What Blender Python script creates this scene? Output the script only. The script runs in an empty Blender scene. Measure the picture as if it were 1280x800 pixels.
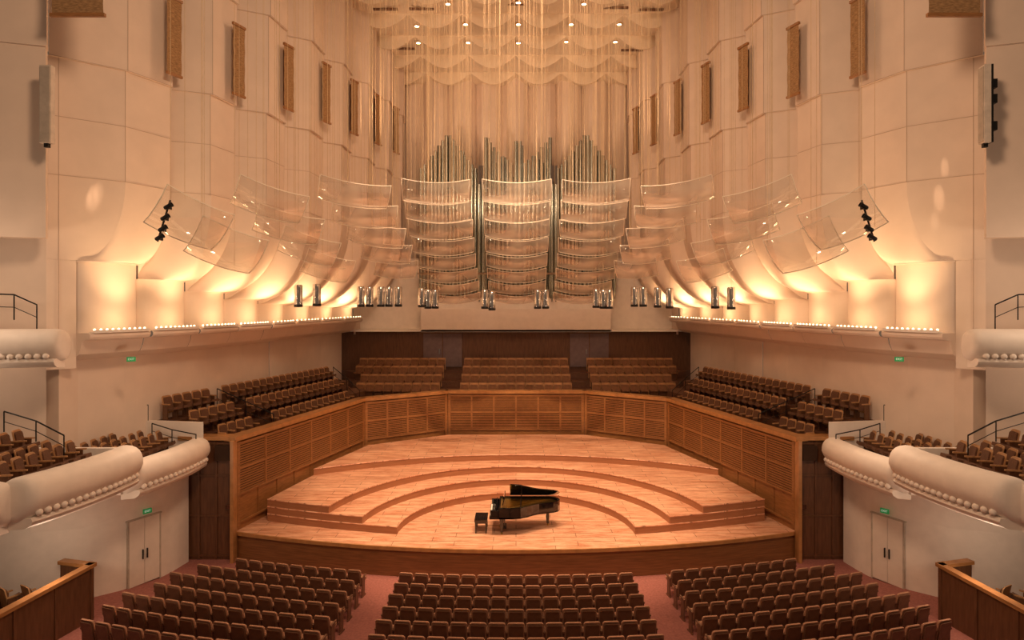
import bpy, bmesh, math, random
from mathutils import Vector, Matrix
random.seed(7)
S=bpy.context.scene; C=S.collection
PI=math.pi
CX,CY,F,H=645,378,800,8.57
def P(px,py,Y): return Vector(((px-CX)*Y/F, Y, H-(py-CY)*Y/F))
ORD=['zeroth','first','second','third','fourth','fifth','sixth','seventh','eighth','ninth','tenth','eleventh','twelfth','thirteenth','fourteenth','fifteenth','sixteenth','seventeenth','eighteenth','nineteenth','twentieth']
# ---------------------------------------------------------------- materials
def mat(name,col,rough=.5,metal=0,var=.12,scale=5,stretch=(1,1,1),bump=0,emit=0,coat=0):
    m=bpy.data.materials.new(name); m.use_nodes=True
    N=m.node_tree.nodes; L=m.node_tree.links; b=N['Principled BSDF']
    tc=N.new('ShaderNodeTexCoord'); mp=N.new('ShaderNodeMapping'); mp.inputs['Scale'].default_value=stretch
    nz=N.new('ShaderNodeTexNoise'); nz.inputs['Scale'].default_value=scale; nz.inputs['Detail'].default_value=4
    cr=N.new('ShaderNodeValToRGB')
    cr.color_ramp.elements[0].position=.3; cr.color_ramp.elements[1].position=.7
    cr.color_ramp.elements[0].color=[c*(1-var) for c in col]+[1]
    cr.color_ramp.elements[1].color=[min(1,c*(1+var)) for c in col]+[1]
    L.new(tc.outputs['Object'],mp.inputs['Vector']); L.new(mp.outputs['Vector'],nz.inputs['Vector'])
    L.new(nz.outputs['Fac'],cr.inputs['Fac']); L.new(cr.outputs['Color'],b.inputs['Base Color'])
    b.inputs['Roughness'].default_value=rough; b.inputs['Metallic'].default_value=metal
    b.inputs['Coat Weight'].default_value=coat
    if bump:
        bp=N.new('ShaderNodeBump'); bp.inputs['Strength'].default_value=bump; bp.inputs['Distance'].default_value=.02
        L.new(nz.outputs['Fac'],bp.inputs['Height']); L.new(bp.outputs['Normal'],b.inputs['Normal'])
    if emit:
        b.inputs['Emission Color'].default_value=list(col)+[1]; b.inputs['Emission Strength'].default_value=emit
    return m
def planks(name,c1,c2,gap,rough):
    m=mat(name,c1,rough,var=.2,scale=3); N=m.node_tree.nodes; L=m.node_tree.links
    b=N['Principled BSDF']; tc=N.new('ShaderNodeTexCoord')
    br=N.new('ShaderNodeTexBrick'); br.inputs['Scale'].default_value=1.0; br.offset=.37
    br.inputs['Color1'].default_value=list(c1)+[1]; br.inputs['Color2'].default_value=list(c2)+[1]; br.inputs['Mortar'].default_value=list(gap)+[1]
    br.inputs['Brick Width'].default_value=2.2; br.inputs['Row Height'].default_value=.42; br.inputs['Mortar Size'].default_value=.012
    L.new(tc.outputs['Object'],br.inputs['Vector'])
    mp=N.new('ShaderNodeMapping'); mp.inputs['Scale'].default_value=(.6,3.0,1); L.new(tc.outputs['Object'],mp.inputs['Vector'])
    nz=N.new('ShaderNodeTexNoise'); nz.inputs['Scale'].default_value=1.9; nz.inputs['Detail'].default_value=8; nz.inputs['Roughness'].default_value=.72
    L.new(mp.outputs['Vector'],nz.inputs['Vector'])
    mx=N.new('ShaderNodeMix'); mx.data_type='RGBA'; mx.blend_type='MULTIPLY'; mx.inputs[0].default_value=1.0
    rp=N.new('ShaderNodeValToRGB'); rp.color_ramp.elements[0].position=.37; rp.color_ramp.elements[1].position=.58
    rp.color_ramp.elements[0].color=(.64,.43,.34,1); rp.color_ramp.elements[1].color=(1,1,1,1)
    L.new(nz.outputs['Fac'],rp.inputs['Fac'])
    L.new(br.outputs['Color'],mx.inputs[6]); L.new(rp.outputs['Color'],mx.inputs[7])
    L.new(mx.outputs[2],b.inputs['Base Color'])
    return m
M={}
M['plaster']=mat('plaster',(.81,.68,.585),.75,var=.04,scale=1.2,bump=.1)
M['seam']=mat('plaster_seam',(.56,.44,.36),.8,var=.04)
M['ceil']=mat('ceiling_plaster',(.84,.72,.57),.7,var=.05,scale=1.5)
M['white']=mat('white_parapet_plaster',(.88,.81,.75),.55,var=.04,scale=3)
M['carpet']=mat('red_carpet',(.34,.13,.11),.95,var=.2,scale=14,bump=.3)
M['floorwood']=mat('terrace_floor',(.12,.05,.025),.6,var=.2,scale=6)
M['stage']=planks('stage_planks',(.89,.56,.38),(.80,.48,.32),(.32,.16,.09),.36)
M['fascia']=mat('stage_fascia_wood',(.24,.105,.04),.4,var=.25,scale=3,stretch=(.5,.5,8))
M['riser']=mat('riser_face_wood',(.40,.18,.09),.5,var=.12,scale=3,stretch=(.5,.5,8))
M['wood']=mat('dark_panel_wood',(.35,.162,.058),.4,var=.2,scale=3,stretch=(1,1,6))
M['woodd']=mat('very_dark_wood',(.13,.056,.027),.45,var=.25,scale=3,stretch=(4,4,.6))
M['cap']=mat('cap_rail_wood',(.47,.235,.09),.3,var=.15,scale=4,coat=.3)
M['grille']=mat('grille_slats',(.33,.15,.053),.45,var=.12,scale=6)
M['dark']=mat('dark_void',(.045,.02,.009),.8)
M['black']=mat('black_metal',(.012,.012,.013),.4,metal=.3)
M['lacquer']=mat('black_lacquer',(.006,.006,.007),.08,coat=1)
M['gold']=mat('gold_plate',(.72,.48,.16),.3,metal=.9)
M['brass']=mat('brass',(.75,.52,.2),.25,metal=1)
M['ivory']=mat('ivory_keys',(.85,.82,.74),.3)
M['chrome']=mat('chrome',(.78,.78,.78),.12,metal=1,var=.03)
M['pipe']=mat('pipe_metal',(.35,.38,.345),.26,metal=.97,var=.1,scale=2)
M['pipew']=mat('pipe_dark',(.05,.04,.035),.4,metal=.4)
M['seatback']=mat('seat_shell_wood',(.17,.08,.046),.4,var=.2,scale=8)
M['seatfab']=mat('brown_seat_upholstery',(.44,.235,.15),.8,var=.2,scale=25)
M['tanfab']=mat('tan_seat_upholstery',(.13,.058,.03),.8,var=.25,scale=25)
M['tanwood']=mat('tan_seat_wood',(.46,.25,.115),.45,var=.2,scale=8)
M['darkwood']=mat('dark_seat_wood',(.12,.05,.022),.45,var=.2,scale=8)
M['bench']=mat('choir_seat_cushion',(.20,.085,.035),.7,var=.25,scale=6)
M['benchtop']=mat('choir_seat_wood',(.42,.21,.085),.5,var=.15,scale=6)
M['banner']=mat('brown_fabric',(.37,.22,.105),.9,var=.4,scale=7,stretch=(1,1,5),bump=.5)
M['grey']=mat('grey_door',(.17,.12,.13),.6)
M['door']=mat('pale_door',(.82,.74,.67),.5,var=.03)
M['cable']=mat('cable_steel',(.68,.52,.33),.5)
M['bulb']=mat('warm_bulb',(1,.76,.45),.4,emit=4)
M['lens']=mat('downlight_lens',(1,.88,.68),.4,emit=12)
M['green']=mat('exit_green',(.02,.34,.10),.4,emit=.2)
M['signtext']=mat('sign_white',(.8,.9,.8),.4,emit=.3)
M['spk']=mat('white_speaker',(.72,.64,.56),.5)
M['spkg']=mat('speaker_grille',(.5,.44,.38),.7)
M['case']=mat('organ_case',(.24,.16,.10),.6)
def acrylic(name,lo,hi,gl):
    m=bpy.data.materials.new(name); m.use_nodes=True; N=m.node_tree.nodes; L=m.node_tree.links
    N.remove(N['Principled BSDF']); out=N['Material Output']
    t=N.new('ShaderNodeBsdfTransparent'); t.inputs[0].default_value=(1,.985,.96,1)
    g=N.new('ShaderNodeBsdfGlossy'); g.inputs['Roughness'].default_value=.06; g.inputs[0].default_value=(1,.96,.9,1)
    d=N.new('ShaderNodeBsdfTranslucent'); d.inputs[0].default_value=(.97,.92,.85,1)
    d2=N.new('ShaderNodeBsdfDiffuse'); d2.inputs[0].default_value=(.97,.92,.85,1)
    lw=N.new('ShaderNodeLayerWeight'); lw.inputs[0].default_value=.3
    mr=N.new('ShaderNodeMapRange'); mr.inputs[3].default_value=gl; mr.inputs[4].default_value=.75
    L.new(lw.outputs['Fresnel'],mr.inputs[0])
    a=N.new('ShaderNodeMixShader'); L.new(mr.outputs[0],a.inputs[0]); L.new(t.outputs[0],a.inputs[1]); L.new(g.outputs[0],a.inputs[2])
    tc=N.new('ShaderNodeTexCoord'); wv=N.new('ShaderNodeTexNoise'); wv.inputs['Scale'].default_value=1.1; wv.inputs['Detail'].default_value=0
    L.new(tc.outputs['Object'],wv.inputs[0])
    m2=N.new('ShaderNodeMapRange'); m2.inputs[1].default_value=.35; m2.inputs[2].default_value=.7; m2.inputs[3].default_value=lo; m2.inputs[4].default_value=hi
    L.new(wv.outputs['Fac'],m2.inputs[0])
    dd=N.new('ShaderNodeMixShader'); dd.inputs[0].default_value=.5; L.new(d.outputs[0],dd.inputs[1]); L.new(d2.outputs[0],dd.inputs[2])
    b=N.new('ShaderNodeMixShader'); L.new(m2.outputs[0],b.inputs[0]); L.new(a.outputs[0],b.inputs[1]); L.new(dd.outputs[0],b.inputs[2])
    L.new(b.outputs[0],out.inputs[0]); return m
M['acrylic']=acrylic('clear_acrylic',.09,.42,.19)
M['acrylic2']=acrylic('clearer_acrylic',.05,.25,.16)
M['edge']=mat('acrylic_edge',(1,.92,.80),.3,var=.02)
# ---------------------------------------------------------------- mesh builder
class MB:
    def __init__(s): s.v=[]; s.f=[]
    def add(s,vs,fs):
        o=len(s.v); s.v+=[Vector(p) for p in vs]; s.f+=[[i+o for i in f] for f in fs]; return s
    def box(s,c,d,rz=0,R=None):
        c=Vector(c); m=R or Matrix.Rotation(rz,3,'Z'); x,y,z=[k/2 for k in d]
        vs=[c+m@Vector((a*x,b*y,e*z)) for e in(-1,1) for a,b in((-1,-1),(1,-1),(1,1),(-1,1))]
        return s.add(vs,[(3,2,1,0),(4,5,6,7),(0,1,5,4),(1,2,6,5),(2,3,7,6),(3,0,4,7)])
    def prism(s,poly,z0,z1):
        n=len(poly); vs=[(p[0],p[1],z0) for p in poly]+[(p[0],p[1],z1) for p in poly]
        return s.add(vs,[list(range(n))[::-1],list(range(n,2*n))]+[(i,(i+1)%n,n+(i+1)%n,n+i) for i in range(n)])
    def grid(s,rows,closed=False,caps=False):
        n=len(rows[0]); vs=[p for r in rows for p in r]; fs=[]
        for i in range(len(rows)-1):
            for j in range(n if closed else n-1):
                k=(j+1)%n; fs.append((i*n+j,i*n+k,(i+1)*n+k,(i+1)*n+j))
        if caps: fs+=[list(range(n))[::-1],list(range((len(rows)-1)*n,len(rows)*n))]
        return s.add(vs,fs)
    def tube(s,pts,r,n=6):
        for p,q in zip(pts[:-1],pts[1:]):
            p=Vector(p); q=Vector(q); d=(q-p).normalized()
            a=d.orthogonal().normalized(); b=d.cross(a)
            s.grid([[c+r*(math.cos(2*PI*k/n)*a+math.sin(2*PI*k/n)*b) for k in range(n)] for c in(p,q)],True,True)
        return s
    def lathe(s,prof,c=(0,0,0),n=14,R=None):
        c=Vector(c); R=R or Matrix.Identity(3)
        return s.grid([[c+R@Vector((r*math.cos(2*PI*k/n),r*math.sin(2*PI*k/n),z)) for k in range(n)] for r,z in prof],True,True)
    def sphere(s,c,r,n=10):
        return s.lathe([(max(1e-4,r*math.sin(PI*i/6)),-r*math.cos(PI*i/6)) for i in range(7)],c,n)
    def rpanel(s,w,z0,z1,th,r,lean=0,y0=0,curve=0,n=5):
        o=[(-w/2,z0),(w/2,z0)]
        o+=[(w/2-r+r*math.cos(a),z1-r+r*math.sin(a)) for a in [PI/2*i/n for i in range(n+1)]]
        o+=[(-w/2+r-r*math.sin(a),z1-r+r*math.cos(a)) for a in [PI/2*i/n for i in range(n+1)]]
        k=len(o)
        def Y(x,z): return y0-(z-z0)*math.tan(lean)+curve*(x/(w/2))**2
        vs=[(x,Y(x,z)-th/2,z) for x,z in o]+[(x,Y(x,z)+th/2,z) for x,z in o]
        return s.add(vs,[list(range(k)),list(range(k,2*k))[::-1]]+[(i,i+k,(i+1)%k+k,(i+1)%k) for i in range(k)])
    def build(s,name,m,parent=None,smooth=False,org=None,sharp=.7):
        loc=Vector((0,0,0))
        if parent is None:
            xs=[p.x for p in s.v]; ys=[p.y for p in s.v]
            loc=Vector(((min(xs)+max(xs))/2,(min(ys)+max(ys))/2,min(p.z for p in s.v)))
            vs=[p-loc for p in s.v]
        elif org is not None: vs=[p-Vector(org) for p in s.v]
        else: vs=s.v
        me=bpy.data.meshes.new(name); me.from_pydata([tuple(p) for p in vs],[],s.f)
        b=bmesh.new(); b.from_mesh(me); bmesh.ops.recalc_face_normals(b,faces=b.faces); b.to_mesh(me); b.free()
        me.materials.append(m)
        if smooth:
            for p in me.polygons: p.use_smooth=True
            try: me.set_sharp_from_angle(angle=sharp)
            except Exception: pass
        o=bpy.data.objects.new(name,me); C.objects.link(o); o.location=loc
        if parent is not None: o.parent=parent
        return o
def thing(name,label,cat,loc=(0,0,0),rz=0,group=None):
    o=bpy.data.objects.new(name,None); C.objects.link(o); o.location=loc; o.rotation_euler=(0,0,rz); o.empty_display_size=.1
    o['label']=label; o['category']=cat
    if group: o['group']=group
    return o
def tag(o,label,cat,group=None):
    o['label']=label; o['category']=cat
    if group: o['group']=group
    return o
def struct(o,label=None):
    o['kind']='structure'
    if label: o['label']=label
    return o
def dup(root,loc,rz,label,group=None):
    r=root.copy(); C.objects.link(r); r.location=loc; r.rotation_euler=(0,0,rz); r['label']=label
    if group: r['group']=group
    for ch in list(root.children):
        c=ch.copy(); C.objects.link(c); c.parent=r
        for g in ch.children:
            d=g.copy(); C.objects.link(d); d.parent=c
    return r
SIDE={-1:'left',1:'right'}
LW=(1,.615,.365)
# ---------------------------------------------------------------- orchestra floor
RC=54.2; ZF=-1.05
def zrow(R): return ZF+max(0,R-33.6)*.06
rows=[]
for i in range(26):
    R=31.0+i*.5
    rows.append([(R*math.sin(a),RC-R*math.cos(a),zrow(R)) for a in [math.radians(-34+68*k/40) for k in range(41)]])
struct(MB().grid(rows).build('floor',M['carpet'],smooth=True),'dusty red carpeted floor in front of the stage')
# ---------------------------------------------------------------- stage
def front(x): return RC-math.sqrt(32*32-x*x)
A=(10.5,23.9); B=(8.0,33.6); CC=(3.9,36.4)
fr=[(x,front(x)) for x in [-10.4+20.8*k/36 for k in range(37)]]
poly=fr+[(A[0],A[1]+.1),B,CC,(-CC[0],CC[1]),(-B[0],B[1]),(-A[0],A[1]+.1)]
st=thing('stage_platform','broad curved timber concert stage with a dark wooden front','stage',(0,28,ZF))
MB().prism(poly,-.06,0).build('stage_floor',M['stage'],st,org=st.location)
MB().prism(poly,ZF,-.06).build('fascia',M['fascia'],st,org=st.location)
b=MB()
b.grid([[(x,front(x)-o,z) for x in [-10.4+20.8*k/36 for k in range(37)]] for o,z in((0,.004),(.07,.004),(.07,-.12),(0,-.12))])
b.build('nosing',M['cap'],st,org=st.location)
def yend(x): return front(x)+.95+.045*abs(x)
tiers=[(4.4,27.9),(5.75,29.0),(7.1,30.1)]
RH=.285
Bi=(7.7,33.3); Ci=(3.75,36.0)
def arc(xe,ye,yc,n=36):
    c=(yc*yc-xe*xe-ye*ye)/(2*(yc-ye)); R=yc-c; a0=math.atan2(ye-c,xe)
    return [(R*math.cos(a),c+R*math.sin(a)) for a in [PI-a0+(2*a0-PI)*i/n for i in range(n+1)]]
def riser(label,poly,edge,k):
    r=thing('stage_riser',label,'stage riser',(0,30,RH*k),group='curved stage risers'); o=r.location
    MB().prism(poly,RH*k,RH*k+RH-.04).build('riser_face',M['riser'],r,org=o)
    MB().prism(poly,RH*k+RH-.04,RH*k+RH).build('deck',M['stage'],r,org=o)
    z=RH*k+RH+.003
    MB().tube([(x,y,z-.012) for x,y in edge],.026,5).build('nosing',M['stage'],r,org=o)
for i,(xe,yc) in enumerate(tiers):
    pts=arc(xe,yend(xe),yc)
    e=[(x,yend(x)) for x in [xe+(9.75-xe)*k/6 for k in range(1,7)]]
    el=[(-x,y) for x,y in e[::-1]]
    poly=pts+e+[(9.05,28.6),Bi,Ci,(-Ci[0],Ci[1]),(-Bi[0],Bi[1]),(-9.05,28.6)]+el
    riser(['lowest curved wooden stage riser, closest around the grand piano','second curved wooden stage riser, one step above the lowest','third curved wooden stage riser with broad blunt ends'][i],poly,el+pts+e,i)
pts=arc(9.02,28.55,31.25)
riser('highest curved wooden stage riser, against the slatted rear parapet',pts+[Bi,Ci,(-Ci[0],Ci[1]),(-Bi[0],Bi[1])],pts,3)
# stage parapet
pp=thing('stage_parapet','golden brown wooden parapet with slatted grilles wrapping around the stage','parapet',(0,36.6,0))
def facet(p,q,ns):
    p=Vector((p[0],p[1],0)); q=Vector((q[0],q[1],0)); u=(q-p); L=u.length; u/=L
    n=Vector((u.y,-u.x,0))
    rz=math.atan2(u.y,u.x); mid=(p+q)/2
    org=pp.location
    MB().box(mid-n*.16+Vector((0,0,1.7)),(L,.3,3.4),rz).build('panel',M['wood'],pp,org=org)
    MB().box(mid-n*.12+Vector((0,0,3.48)),(L+.25,.52,.17),rz).build('cap_rail',M['cap'],pp,org=org)
    MB().box(mid+n*.0+Vector((0,0,2.32)),(L-.3,.05,1.86),rz).build('grille_backing',M['dark'],pp,org=org)
    g=MB()
    for k in range(20):
        g.box(mid+n*.035+Vector((0,0,1.45+k*.093)),(L-.3,.04,.056),rz)
    g.build('grille',M['grille'],pp,org=org)
    f=MB()
    for k in range(ns+1):
        c=p+u*(.12+(L-.24)*k/ns); f.box(c+n*.045+Vector((0,0,2.32)),(.09,.07,1.9),rz)
    for k in (0,ns):
        c=p+u*(.12+(L-.24)*k/ns); f.box(c+n*.045+Vector((0,0,1.75)),(.14,.08,3.2),rz)
    nl=max(3,int(L/1.2))
    for k in range(nl+1):
        c=p+u*(.12+(L-.24)*k/nl); f.box(c+n*.015+Vector((0,0,.8)),(.03,.03,1.2),rz)
    for z in(1.37,2.32,3.28,.3): f.box(mid+n*.05+Vector((0,0,z)),(L-.1,.075,.07),rz)
    f.build('frame',M['wood'],pp,org=org)
facet((-A[0],A[1]),(-B[0],B[1]),6); facet((-B[0],B[1]),(-CC[0],CC[1]),4); facet((-CC[0],CC[1]),CC,6)
facet(CC,B,4); facet(B,A,6)
for s in(-1,1):
    w=thing('wing_wall','dark wooden wing wall at the front %s corner of the stage'%SIDE[s],'wooden wall',(s*11.5,24.1,ZF),group='stage wing walls')
    o=w.location
    MB().box((s*11.55,24.15,1.2),(2.15,.4,4.5)).build('panel',M['woodd'],w,org=o)
    f=MB()
    for x in(10.55,11.2,11.85,12.5): f.box((s*x,23.93,1.2),(.07,.05,4.4))
    for z in(-.9,.6,2.1,3.3): f.box((s*11.5,23.935,z),(2.0,.045,.07))
    f.build('frame',M['woodd'],w,org=o)
    MB().box((s*11.5,24.1,3.5),(2.2,.55,.14)).build('cap_rail',M['cap'],w,org=o)
    MB().box((s*10.95,23.88,2.95),(.55,.12,.55)).build('vent_grille',M['dark'],w,org=o)
    MB().box((s*10.75,23.88,.95),(.16,.04,.16)).build('wall_plate',M['chrome'],w,org=o)
    MB().box((s*10.48,23.75,1.2),(.12,.35,4.5)).build('corner_post',M['cap'],w,org=o)
# ---------------------------------------------------------------- side terraces
u=Vector((.2496,.9684)); 
def TP(s,t,d):
    x=-A[0]+u.x*t-u.y*d; y=A[1]+u.y*t+u.x*d
    return (s*-x,y)
TZ=[2.95,3.5,4.05]
def tst(d): return .45-.258*d
for s in(-1,1):
    b=MB()
    for k,(d0,d1) in enumerate([(.3,1.45),(1.45,2.5),(2.5,6.5)]):
        b.prism([TP(s,tst(d0),d0),TP(s,12.9,d0),TP(s,14.5,d1),TP(s,tst(d1),d1)],1.8,TZ[k])
    struct(b.build('floor',M['floorwood']),'stepped dark terrace floor on the %s side of the stage'%SIDE[s])
b=MB()
for k in range(4):
    y0=36.75+k*1.02
    b.prism([(-9.9,y0),(9.9,y0),(11.4,41.6),(-11.4,41.6)] if k else [(-3.9,36.7),(3.9,36.7),(8.2,34),(9.9,37),(11.4,41.6),(-11.4,41.6),(-9.9,37),(-8.2,34)],1.8,2.98+.4*k)
struct(b.build('floor',M['floorwood']),'stepped dark terrace floor behind the stage')
# ---------------------------------------------------------------- seats
def make_seat(name,label,fab,shell,group,W=.50,rim=False,leg=None):
    t=thing(name,label,'seat',group=group)
    if rim:
        MB().rpanel(W-.06,.42,.885,.05,.07,.2,.02,.04).build('backrest',fab,t,smooth=True)
        MB().rpanel(W,.28,.94,.035,.09,.2,.01,.04).build('back_shell',shell,t,smooth=True)
    else:
        MB().rpanel(W,.40,.93,.06,.08,.2,.0,.04).build('backrest',fab,t,smooth=True)
        MB().rpanel(W-.07,.28,.875,.03,.06,.2,-.035,.04).build('back_shell',shell,t,smooth=True)
    R=Matrix.Rotation(math.radians(12),3,'X')
    MB().box((0,.25,.44),(W-.05,.44,.10),R=R).build('seat',fab,t)
    for x in(-W/2-.015,W/2+.015):
        MB().box((x,.13,.64),(.05,.36,.04)).build('armrest',shell,t)
        MB().box((x,.10,.31),(.035,.22,.62)).box((x,.12,.02),(.05,.32,.04)).build('leg',leg or shell,t)
    return t
os_=make_seat('auditorium_seat','x',M['seatfab'],M['seatback'],None,.45)
first=[True]
def put(proto,flag,loc,rz,label,group):
    if flag[0]:
        flag[0]=False; proto.location=loc; proto.rotation_euler=(0,0,rz); proto['label']=label; proto['group']=group; return proto
    return dup(proto,loc,rz,label,group)
def orow(xs,k,block):
    R=33.75+.86*k
    for j,x in enumerate(xs):
        y=RC-math.sqrt(R*R-x*x)
        put(os_,first,(x,y,zrow(R)),math.asin(x/R),'brown auditorium seat, %s from the left, %s row from the stage, %s block'%(ORD[j+1],ORD[k+1],block),'auditorium seats in the %s block'%block)
SP=.505
for k in range(6):
    n=15
    orow([(j-(n-1)/2)*SP for j in range(n)],k,'centre')
for k,n in enumerate([9,11,12,12,13,13,13]):
    xs=[5.25+SP*j for j in range(n)]
    orow([-x for x in xs[::-1]],k,'left'); orow(xs,k,'right')
ts=make_seat('terrace_seat','x',M['tanfab'],M['tanwood'],None,.44,True,M['darkwood']); tf=[True]
for s in(-1,1):
    sd=SIDE[s]
    dx,dy=-s*.9684,-.2496
    rz=math.atan2(-dx,dy)
    for k,(near,far) in enumerate([((.55,4),(3.85,13)),((.2,5),(3.5,15)),((-.05,5),(3.2,17))]):
        d=[.95,1.95,2.95][k]
        for grp,(t0,n) in (('near',near),('far',far)):
            for j in range(n):
                x,y=TP(s,t0+.51*j,d)
                put(ts,tf,(x,y,TZ[k]),rz,'dark terrace seat with pale wood edge, %s along %s row behind %s parapet, %s section'%(ORD[j+1],ORD[k+1],sd,grp),'terrace seats beside the stage on the %s'%sd)
def make_choir():
    t=thing('choir_seat','x','seat'); W=.53
    MB().rpanel(W-.05,.42,.75,.07,.05,.15,.03,.0).build('backrest',M['bench'],t,smooth=True)
    MB().rpanel(W,.10,.85,.05,.03,.15,-.02,.0).build('back_shell',M['benchtop'],t,smooth=True)
    MB().box((0,.25,.43),(W-.04,.44,.10),R=Matrix.Rotation(.15,3,'X')).build('seat',M['bench'],t)
    MB().box((0,.16,.2),(W-.1,.26,.38)).build('pedestal',M['darkwood'],t)
    return t
cs=make_choir(); cf=[True]
for blk in ('left','middle','right'):
    for k in range(4):
        y=37.65+k*1.02; z=2.98+.4*k
        n=(9+k//2 if blk!='middle' else 12)
        for j in range(n):
            x=(-3.03+6.06*j/11) if blk=='middle' else ((4.75+.55*j) if blk=='right' else (-4.75-.55*(n-1-j)))
            put(cs,cf,(x,y,z),PI,'low brown choir seat, %s from the left, %s row up, %s block behind the stage'%(ORD[j+1],ORD[k+1],blk),'choir seats behind the stage, %s block'%blk)
# ---------------------------------------------------------------- rear walls
struct(MB().box((0,41.7,4.6),(23.4,.3,4.2)).build('wall_back',M['woodd']),'dark wood wall behind the choir seats')
for s,i in((-1,1),(1,2)):
    d=struct(MB().box((s*4.75,41.5,5.55),(2.5,.12,2.3)).build('door_%d'%i,M['grey']))
    MB().box((s*4.75,41.42,5.55),(.05,.04,2.25)).box((s*4.75,41.42,6.6),(2.5,.05,.08)).build('door_frame',M['woodd'],d,org=d.location)
    MB().box((s*4.75-.2,41.4,5.4),(.05,.06,.3)).build('door_handle',M['chrome'],d,org=d.location)
b=MB().box((0,41.35,7.42),(12.2,.5,1.5)).box((0,42.6,6.75),(23,3,.12))
b.box((-9,42.8,9),(6,.2,5)).box((9,42.8,9),(6,.2,5))
struct(b.build('trim_1',M['white']),'white beam beneath the organ')
b=MB(); nz=9; yo=44.2
for k in range(nz):
    xa=-8.2+16.4*k/nz; xb=-8.2+16.4*(k+1)/nz
    for T in ([0,.22],[.22,.5],[.5,.78],[.78,1]):
        dep=lambda t: .75*min(1,min(t,1-t)/.22)+.35*max(0,min(t,1-t)-.22)/.28
        top=[(xa+(xb-xa)*t, yo-dep(t), 24.95) for t in T]
        b.grid([[(x,y,8) for x,y,z in top],top])
struct(b.build('wall_back',M['plaster']),'tall faceted plaster columns behind the organ pipes')
struct(MB().box((0,44.6,17),(22,.2,17)).build('wall_back',M['plaster']))
def drop(y): return max(0,y-33)*.10
def zc(x,y):
    f=((y-28.3)/2.35)%1.0
    return 24.75-drop(y)-.8*(1-f)**1.2*(.06+.94*abs(math.sin(PI*x/2.98)))
b=MB()
for r_ in range(-1,7):
    y0=28.3+2.35*r_; y1=y0+2.35
    xs=[-12+24*i/200 for i in range(201)]
    b.grid([[(x,y0+1e-4,24.95-drop(y0)) for x in xs]]+[[(x,y0+1e-4+(y1-y0-2e-3)*j/6,zc(x,y0+1e-3+(y1-y0-3e-3)*j/6)) for x in xs] for j in range(7)])
struct(b.build('ceiling',M['ceil'],smooth=True,sharp=.5),'golden ceiling of overlapping scalloped plaster panels')
# ---------------------------------------------------------------- side bays
BD=[(14.5,21.1)]+[((645-px)*Y/800,Y) for px,Y in((172,23),(231,25),(280,27.2),(322,29.6),(353,32.2),(386,35),(415,38),(440,41))]
DT=[9.95,9.41,9.0,8.7,8.5,8.4,8.3,8.25]
FE=[((645-px)*Y/800,Y) for px,Y in((213,23.6),(293,25.9),(355,28.4),(402,31.1),(437,34),(467,37),(490,40),(503,43))]
NE=[(15.05,20.5)]+[(x+1.3,y-.15) for x,y in FE[:-1]]
ZC=12.7
def lerp(a,b,t): return tuple(p+(q-p)*t for p,q in zip(a,b))
def bayline(i):
    n,f=NE[i],FE[i]; m=lerp(n,f,.6); m=(m[0]-.78,m[1]-.48)
    if i==0: m=(13.4,21.95)
    return n,m,f
def along(poly,t):
    L=[math.dist(a,b) for a,b in zip(poly[:-1],poly[1:])]; d=t*sum(L)
    for a,b,l in zip(poly[:-1],poly[1:],L):
        if d<=l+1e-9: return lerp(a,b,d/l)
        d-=l
    return poly[-1]
def darc(i,o,n=10,bul=.42):
    p,q=BD[i],BD[i+1]; L=math.dist(p,q); nx,ny=-(q[1]-p[1])/L,(q[0]-p[0])/L
    g=lambda t:(max(0,math.sin(PI*t)))**.55
    return [(p[0]+(q[0]-p[0])*t+nx*(o+bul*g(t)),p[1]+(q[1]-p[1])*t+ny*(o+bul*g(t))) for t in [k/n for k in range(n+1)]]
NV=14
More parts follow.
